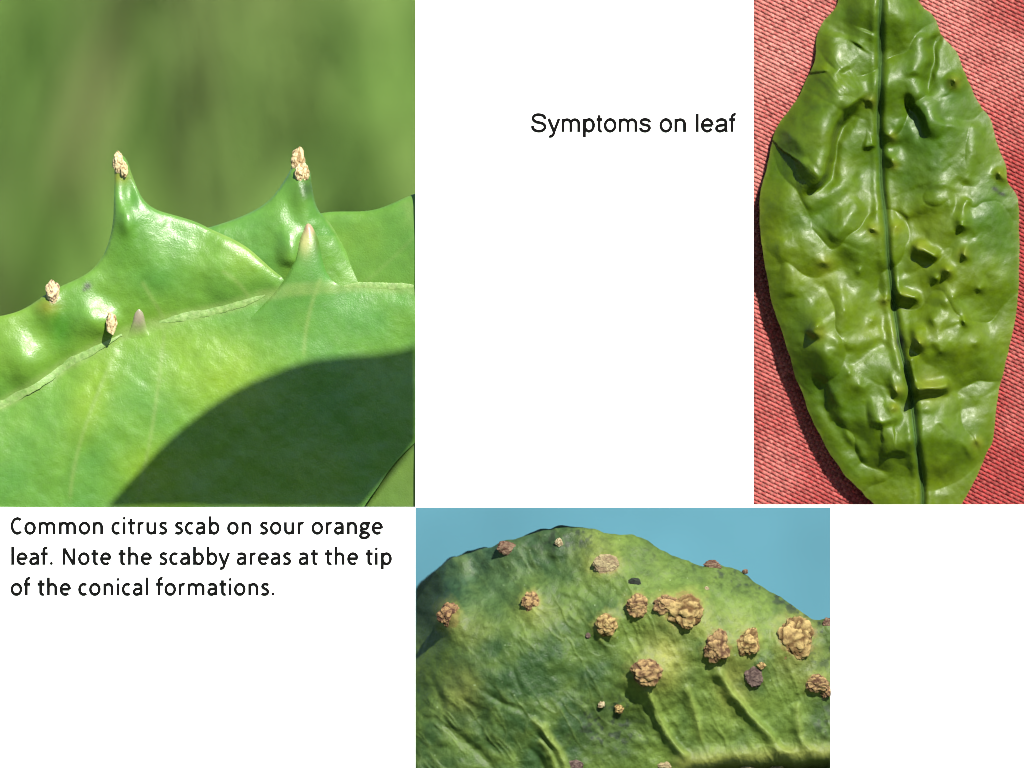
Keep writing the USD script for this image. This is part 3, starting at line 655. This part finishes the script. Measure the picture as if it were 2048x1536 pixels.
def fibre(P):
    """fine raised veins that fan out from the midrib, about 0 to 1"""
    W = warp(P, 10, 40, 78)
    q = W - (2150, 2900)                      # the veins fan out from far below on the right
    u = np.hypot(q[:, 0], q[:, 1]); v = np.arctan2(q[:, 1], q[:, 0]) * 1750
    n = meshkit.fbm(np.column_stack([u / 110, v / 17, 0 * u]), 2, 79); n2 = meshkit.fbm(np.column_stack([u / 40, v / 30, 0 * u + 9]), 2, 80)
    return (1 - np.abs(2 * n - 1)) ** 6 + .6 * (1 - np.abs(2 * n2 - 1)) ** 8
def h_leaf3(P, mound=True):
    ctrl = [(831, 1185, -230), (890, 1125, -125), (985, 1095, -78), (1080, 1062, -46), (1145, 1054, -38), (1190, 1056, -36), (1225, 1067, -38), (1322, 1100, -30), (1425, 1128, -36), (1496, 1155, -40), (1605, 1225, -24), (1660, 1238, -2),
            (897, 1228, -40), (940, 1205, -30), (1030, 1200, 2), (1110, 1185, 14), (1160, 1130, 2), (870, 1190, -140), (960, 1160, -64), (1050, 1150, -26), (1060, 1120, -38), (960, 1130, -86), (1130, 1100, -16), (1220, 1130, 10), (1300, 1150, 16), (1400, 1180, 22), (1500, 1210, 14), (1590, 1260, 8), (1655, 1290, 6),
            (831, 1260, -190), (831, 1350, -80), (860, 1290, -70), (880, 1370, -10), (831, 1450, -30), (831, 1560, -10), (930, 1280, 10), (1000, 1280, 36), (1000, 1230, 10), (1000, 1400, 44), (950, 1500, 22), (1100, 1300, 54), (1100, 1450, 42), (1250, 1300, 48), (1293, 1345, 56), (1230, 1440, 26), (1250, 1540, 14),
            (1350, 1400, 40), (1400, 1480, 18), (1435, 1300, 46), (1500, 1360, 34), (1560, 1330, 26), (1600, 1440, 14), (1660, 1380, 4), (1660, 1480, 2), (1500, 1500, 8), (1500, 1560, -12), (1660, 1560, -16), (1130, 1560, 16)]
    h = rbf(ctrl, P, 0.01) + inflate(P, sil3, 26, 14)
    P0 = P; P = warp(P, 4, 32, 77)
    for pts, a, w in VEINS3: h += ridge(P, pts, a, w * .6, .12, wr=w * 1.1)
    for pts, a, w in CREASE3: h += ridge(P, pts, a * .75, w, .3)
    if mound:
        for (x, y, rx, ry, rz, ris, pal, sd, mo) in SC:
            if mo: h += G(P, x, y, mo * 1.35, rx * 1.25, ry * 1.25)
    h += ridge(P, [(1330, 1536), (1390, 1524), (1450, 1519), (1550, 1512), (1720, 1507)], 14, 14, .1)
    h += ridge(P, [(1360, 1556), (1450, 1546), (1550, 1542), (1720, 1536)], -22, 9, .1)
    P = P0
    h += 40 * fb(P, 50, 98, 2) * G(P, 980, 1150, 1, 110, 40)
    h += 22 * fb(P, 60, 71, 3) + 9 * fb(P, 26, 73, 3) + 2.0 * fb(P, 9, 75, 3) + 2.6 * fibre(P) * np.clip(.45 + 2.2 * fb(P, 90, 96, 2), 0, 1)
    return h
def c_leaf3(P):
    n = fb(P, 120, 81, 3); n2 = fb(P, 38, 83, 4); n3 = fb(P, 14, 85, 3)
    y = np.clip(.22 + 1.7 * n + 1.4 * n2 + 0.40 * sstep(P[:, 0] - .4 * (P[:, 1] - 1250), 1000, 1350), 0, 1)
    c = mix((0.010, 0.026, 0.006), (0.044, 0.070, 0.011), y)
    c = mix(c, (0.011, 0.028, 0.0155), np.clip(G(P, 930, 1135, 1.3, 130, 52, -22) * (.75 + 1.8 * n2), 0, .8))  # shade of the upper left put into the colour, broken by dark mottles
    for (x, yy, a, sx, sy) in [(1325, 1320, .9, 34, 40), (1470, 1360, .6, 26, 40), (920, 1380, .35, 30, 40), (1190, 1110, .4, 30, 30), (1600, 1330, .45, 40, 26), (1430, 1250, .3, 60, 22), (1080, 1225, .35, 30, 22), (940, 1260, .3, 28, 24)]:
        c = mix(c, (0.115, 0.115, 0.024), np.clip(G(P, x, yy, a, sx, sy) * (.8 + 1.2 * n2), 0, 1))
    for pts, a, w in VEINS3:
        d, sd, t = pdist(P, pts); c = mix(c, (0.075, 0.10, 0.020), .55 * np.exp(-(d / 7) ** 2) * taper(t, .1))
    c = mix(c, (0.070, 0.095, 0.020), .30 * np.clip(fibre(P), 0, 1) * np.clip(.45 + 2.2 * fb(P, 90, 96, 2), 0, 1))
    for (x, yy, rx, ry, rz, ris, pal, sd, mo_) in SC:
        if mo_ > 8:
            r = np.hypot((P[:, 0] - x) / rx, (P[:, 1] - yy) / ry) + 1.1 * fb(P, 12, sd, 3)
            c = mix(c, (0.080, 0.090, 0.020), .6 * np.clip(1 - (r - 1.05) / .7, 0, 1)); c = mix(c, (0.085, 0.055, 0.018), .5 * (1 - sstep(r, .9, 1.12)))
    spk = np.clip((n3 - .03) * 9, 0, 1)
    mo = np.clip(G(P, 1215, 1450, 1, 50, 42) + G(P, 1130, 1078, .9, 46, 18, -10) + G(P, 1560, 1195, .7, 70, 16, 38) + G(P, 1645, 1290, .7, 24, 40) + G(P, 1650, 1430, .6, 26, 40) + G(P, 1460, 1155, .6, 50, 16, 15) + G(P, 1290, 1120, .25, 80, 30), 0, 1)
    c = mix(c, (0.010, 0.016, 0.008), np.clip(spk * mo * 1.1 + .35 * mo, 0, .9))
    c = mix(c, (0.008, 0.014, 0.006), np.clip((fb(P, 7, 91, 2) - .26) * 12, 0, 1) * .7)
    c = mix(c, (0.008, 0.010, 0.004), np.clip(ridge(P, [(1400, 1546), (1500, 1540), (1680, 1533)], .8, 9, .1), 0, 1))  # shadow under the midrib painted into the leaf colour
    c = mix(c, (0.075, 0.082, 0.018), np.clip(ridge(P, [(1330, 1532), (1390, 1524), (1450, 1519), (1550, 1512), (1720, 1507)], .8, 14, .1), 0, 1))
    c = mix(c, (0.11, 0.14, 0.08), np.clip((fb(P, 5, 95, 2) - .30) * 14, 0, 1) * .6)
    return c
leaf3 = Thing('scabby_leaf', at(1250, 1400), 'thick green leaf covered in brown crusty scabs in front of the blue card', 'leaf')
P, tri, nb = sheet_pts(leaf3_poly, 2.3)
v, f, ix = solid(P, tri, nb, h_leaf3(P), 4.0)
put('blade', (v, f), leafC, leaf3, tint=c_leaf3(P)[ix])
sp = np.array([(s[0], s[1]) for s in SC], float); sh = h_leaf3(sp)
for s, hh in zip(SC, sh):
    x, y, rx, ry, rz, ris, pal, sd, mo = s
    m, t = scab(x, y, hh + ris * .2, rx * 1.06, ry * 1.06, rz * (.6 if mo else 1), sd, *PAL[pal], rough=.27 if pal in 'gtb' else .2, flat=pal in 'pd')
    keep = m[0].copy()
    kx = (1660.6 - 1024) * U
    keep[:, 0] = np.minimum(keep[:, 0], kx)
    put('scab', (keep, m[1]), crust, leaf3, tint=t)

# ---------------------------------------------------------------- printing: letters drawn as pen strokes
def arc(cx, cy, rx, ry, a0, a1, n=28):
    a = np.radians(np.linspace(a0, a1, n)); return [(cx + rx * math.cos(t), cy + ry * math.sin(t)) for t in a]
def spl(*p): return [tuple(q) for q in curve(p, 48)]
def stem(x, y0, y1): return [(x, y0), (x, y1)]
def bow(x0, x1, top, ry): cx, rx = (x0 + x1) / 2, (x1 - x0) / 2; return arc(cx, top - ry, rx, ry, 180, 0) + [(x1, 0)]
HUM = dict(w=110, glyph={
    'C': (533, [arc(300, 320, 208, 290, 50, 312)]), 'o': (527, [arc(264, 233, 176, 203, 0, 360)]), 'm': (799, [stem(122, 0, 466), bow(122, 400, 434, 140), bow(400, 678, 434, 140)]), 'n': (525, [stem(122, 0, 466), bow(122, 405, 434, 140)]),
    'c': (423, [arc(247, 233, 160, 203, 52, 308)]), 'i': (229, [stem(115, 0, 466)], [(115, 622, 56)]), 't': (335, [stem(150, 590, 120) + arc(235, 120, 85, 86, 180, 300, 12), [(25, 430), (312, 430)]]), 'r': (349, [stem(122, 0, 466), arc(245, 290, 123, 142, 180, 62)]),
    'u': (525, [[(118, 466)] + arc(261, 172, 143, 138, 180, 360) + [(404, 172)], stem(404, 0, 466)]), 's': (391, [spl((332, 398), (250, 433), (150, 425), (98, 348), (170, 268), (270, 210), (308, 125), (240, 42), (145, 33), (55, 68))]),
    'a': (479, [spl((88, 395), (190, 432), (310, 415), (370, 310)) + [(370, 0)], spl((370, 262), (220, 252), (110, 200), (88, 120), (170, 32), (280, 55), (370, 130))]), 'b': (525, [stem(122, 0, 700), arc(280, 233, 160, 203, 0, 360)]),
    'p': (525, [stem(122, -182, 466), arc(280, 233, 160, 203, 0, 360)]), 'g': (471, [arc(222, 312, 128, 118, 0, 360), [(300, 428), (455, 428)], spl((150, 215), (100, 160), (120, 96), (230, 62), (330, 40), (392, -40), (320, -125), (200, -145), (90, -115), (66, -50), (130, 30), (180, 64))]),
    'e': (498, [arc(257, 233, 170, 203, 0, 312), [(95, 238), (427, 238)]]), 'l': (229, [stem(115, 0, 700)]), 'f': (305, [stem(125, 0, 555) + arc(222, 555, 97, 106, 180, 62, 12), [(15, 430), (285, 430)]]), '.': (252, [], [(118, 52, 58)]),
    'N': (646, [stem(130, 0, 644), stem(516, 0, 644), [(138, 640), (508, 4)]]), 'h': (525, [stem(122, 0, 700), bow(122, 405, 434, 140)]), 'y': (453, [[(48, 466), (232, 8)], [(410, 466), (225, -20)] + spl((225, -20), (170, -130), (70, -145))[8:]]), ' ': (226, [])})
GRO = dict(w=114, glyph={
    'S': (667, [spl((573, 500), (520, 625), (340, 676), (165, 635), (108, 530), (175, 425), (340, 368), (515, 310), (578, 200), (510, 80), (340, 34), (155, 85), (88, 232))]), 'y': (500, [[(52, 519), (258, 20)], [(455, 519), (262, 10)] + spl((262, 10), (215, -115), (150, -165), (65, -160))[4:]]),
    'm': (833, [stem(110, 0, 519), bow(110, 416, 482, 150), bow(416, 722, 482, 150)]), 'p': (556, [stem(110, -199, 519), arc(290, 259, 178, 228, 0, 360)]), 't': (278, [stem(128, 655, 110) + arc(205, 110, 77, 76, 180, 290, 12), [(20, 482), (255, 482)]]), 'o': (556, [arc(278, 259, 196, 228, 0, 360)]),
    's': (500, [spl((428, 372), (370, 462), (245, 486), (122, 455), (90, 385), (140, 312), (255, 276), (385, 228), (420, 150), (360, 62), (245, 33), (115, 68), (66, 165))]), 'n': (556, [stem(110, 0, 519), bow(110, 447, 482, 150)]), 'l': (222, [stem(110, 0, 716)]),
    'e': (556, [arc(278, 259, 196, 228, 0, 325), [(85, 262), (474, 262)]]), 'a': (556, [spl((88, 372), (150, 455), (285, 486), (400, 455), (440, 360)) + [(440, 110), (470, 0)], spl((440, 300), (330, 268), (180, 245), (90, 190), (90, 95), (190, 34), (330, 62), (425, 140), (440, 220))]), 'f': (278, [stem(130, 0, 575) + arc(228, 575, 98, 106, 180, 62, 12), [(15, 482), (265, 482)]]), ' ': (278, [])})
def glyph_poly(face, ch):
    g = face['glyph'][ch]; parts = []
    for s in g[1]:
        ln = LineString(s)
        parts.append(ln.buffer(face['w'] / 2, cap_style='flat', join_style='round', quad_segs=5))
    for d in (g[2] if len(g) > 2 else []): parts.append(Point(d[0], d[1]).buffer(d[2], quad_segs=6))
    return unary_union(parts).buffer(0).simplify(1.2) if parts else None
def write(thing, text, x, y, em, face, sx=1.0):
    names = {'.': 'full_stop'}
    for ch in text:
        p = glyph_poly(face, ch)
        if p is not None:
            p = affinity.affine_transform(p, [em / 1000 * sx, 0, 0, -em / 1000, x, y])
            gs = [g for g in getattr(p, 'geoms', [p]) if g.area > 0.5]
            ms = [extrude(g, 0.15, 0.9) for g in gs]
            v = np.vstack([m[0] for m in ms]); o = np.cumsum([0] + [len(m[0]) for m in ms])
            put(names.get(ch, 'letter'), (v, np.vstack([m[1] + k for m, k in zip(ms, o)])), ink, thing, smooth=False)
        x += face['glyph'][ch][0] * em / 1000 * sx
    return x
t1 = Thing('caption', at(1265, 264), 'single black line of text beside the crumpled leaf', 'text')
write(t1, 'Symptoms on leaf', 1060.5, 263.8, 51.4, GRO)
t2 = Thing('caption', at(400, 1190), 'three black lines of text below the leaf with the cones', 'text')
for k, line in enumerate(['Common citrus scab on sour orange', 'leaf. Note the scabby areas at the tip', 'of the conical formations.']):
    write(t2, line, 19.5, 1068 + 61.2 * k, 51.2, HUM)
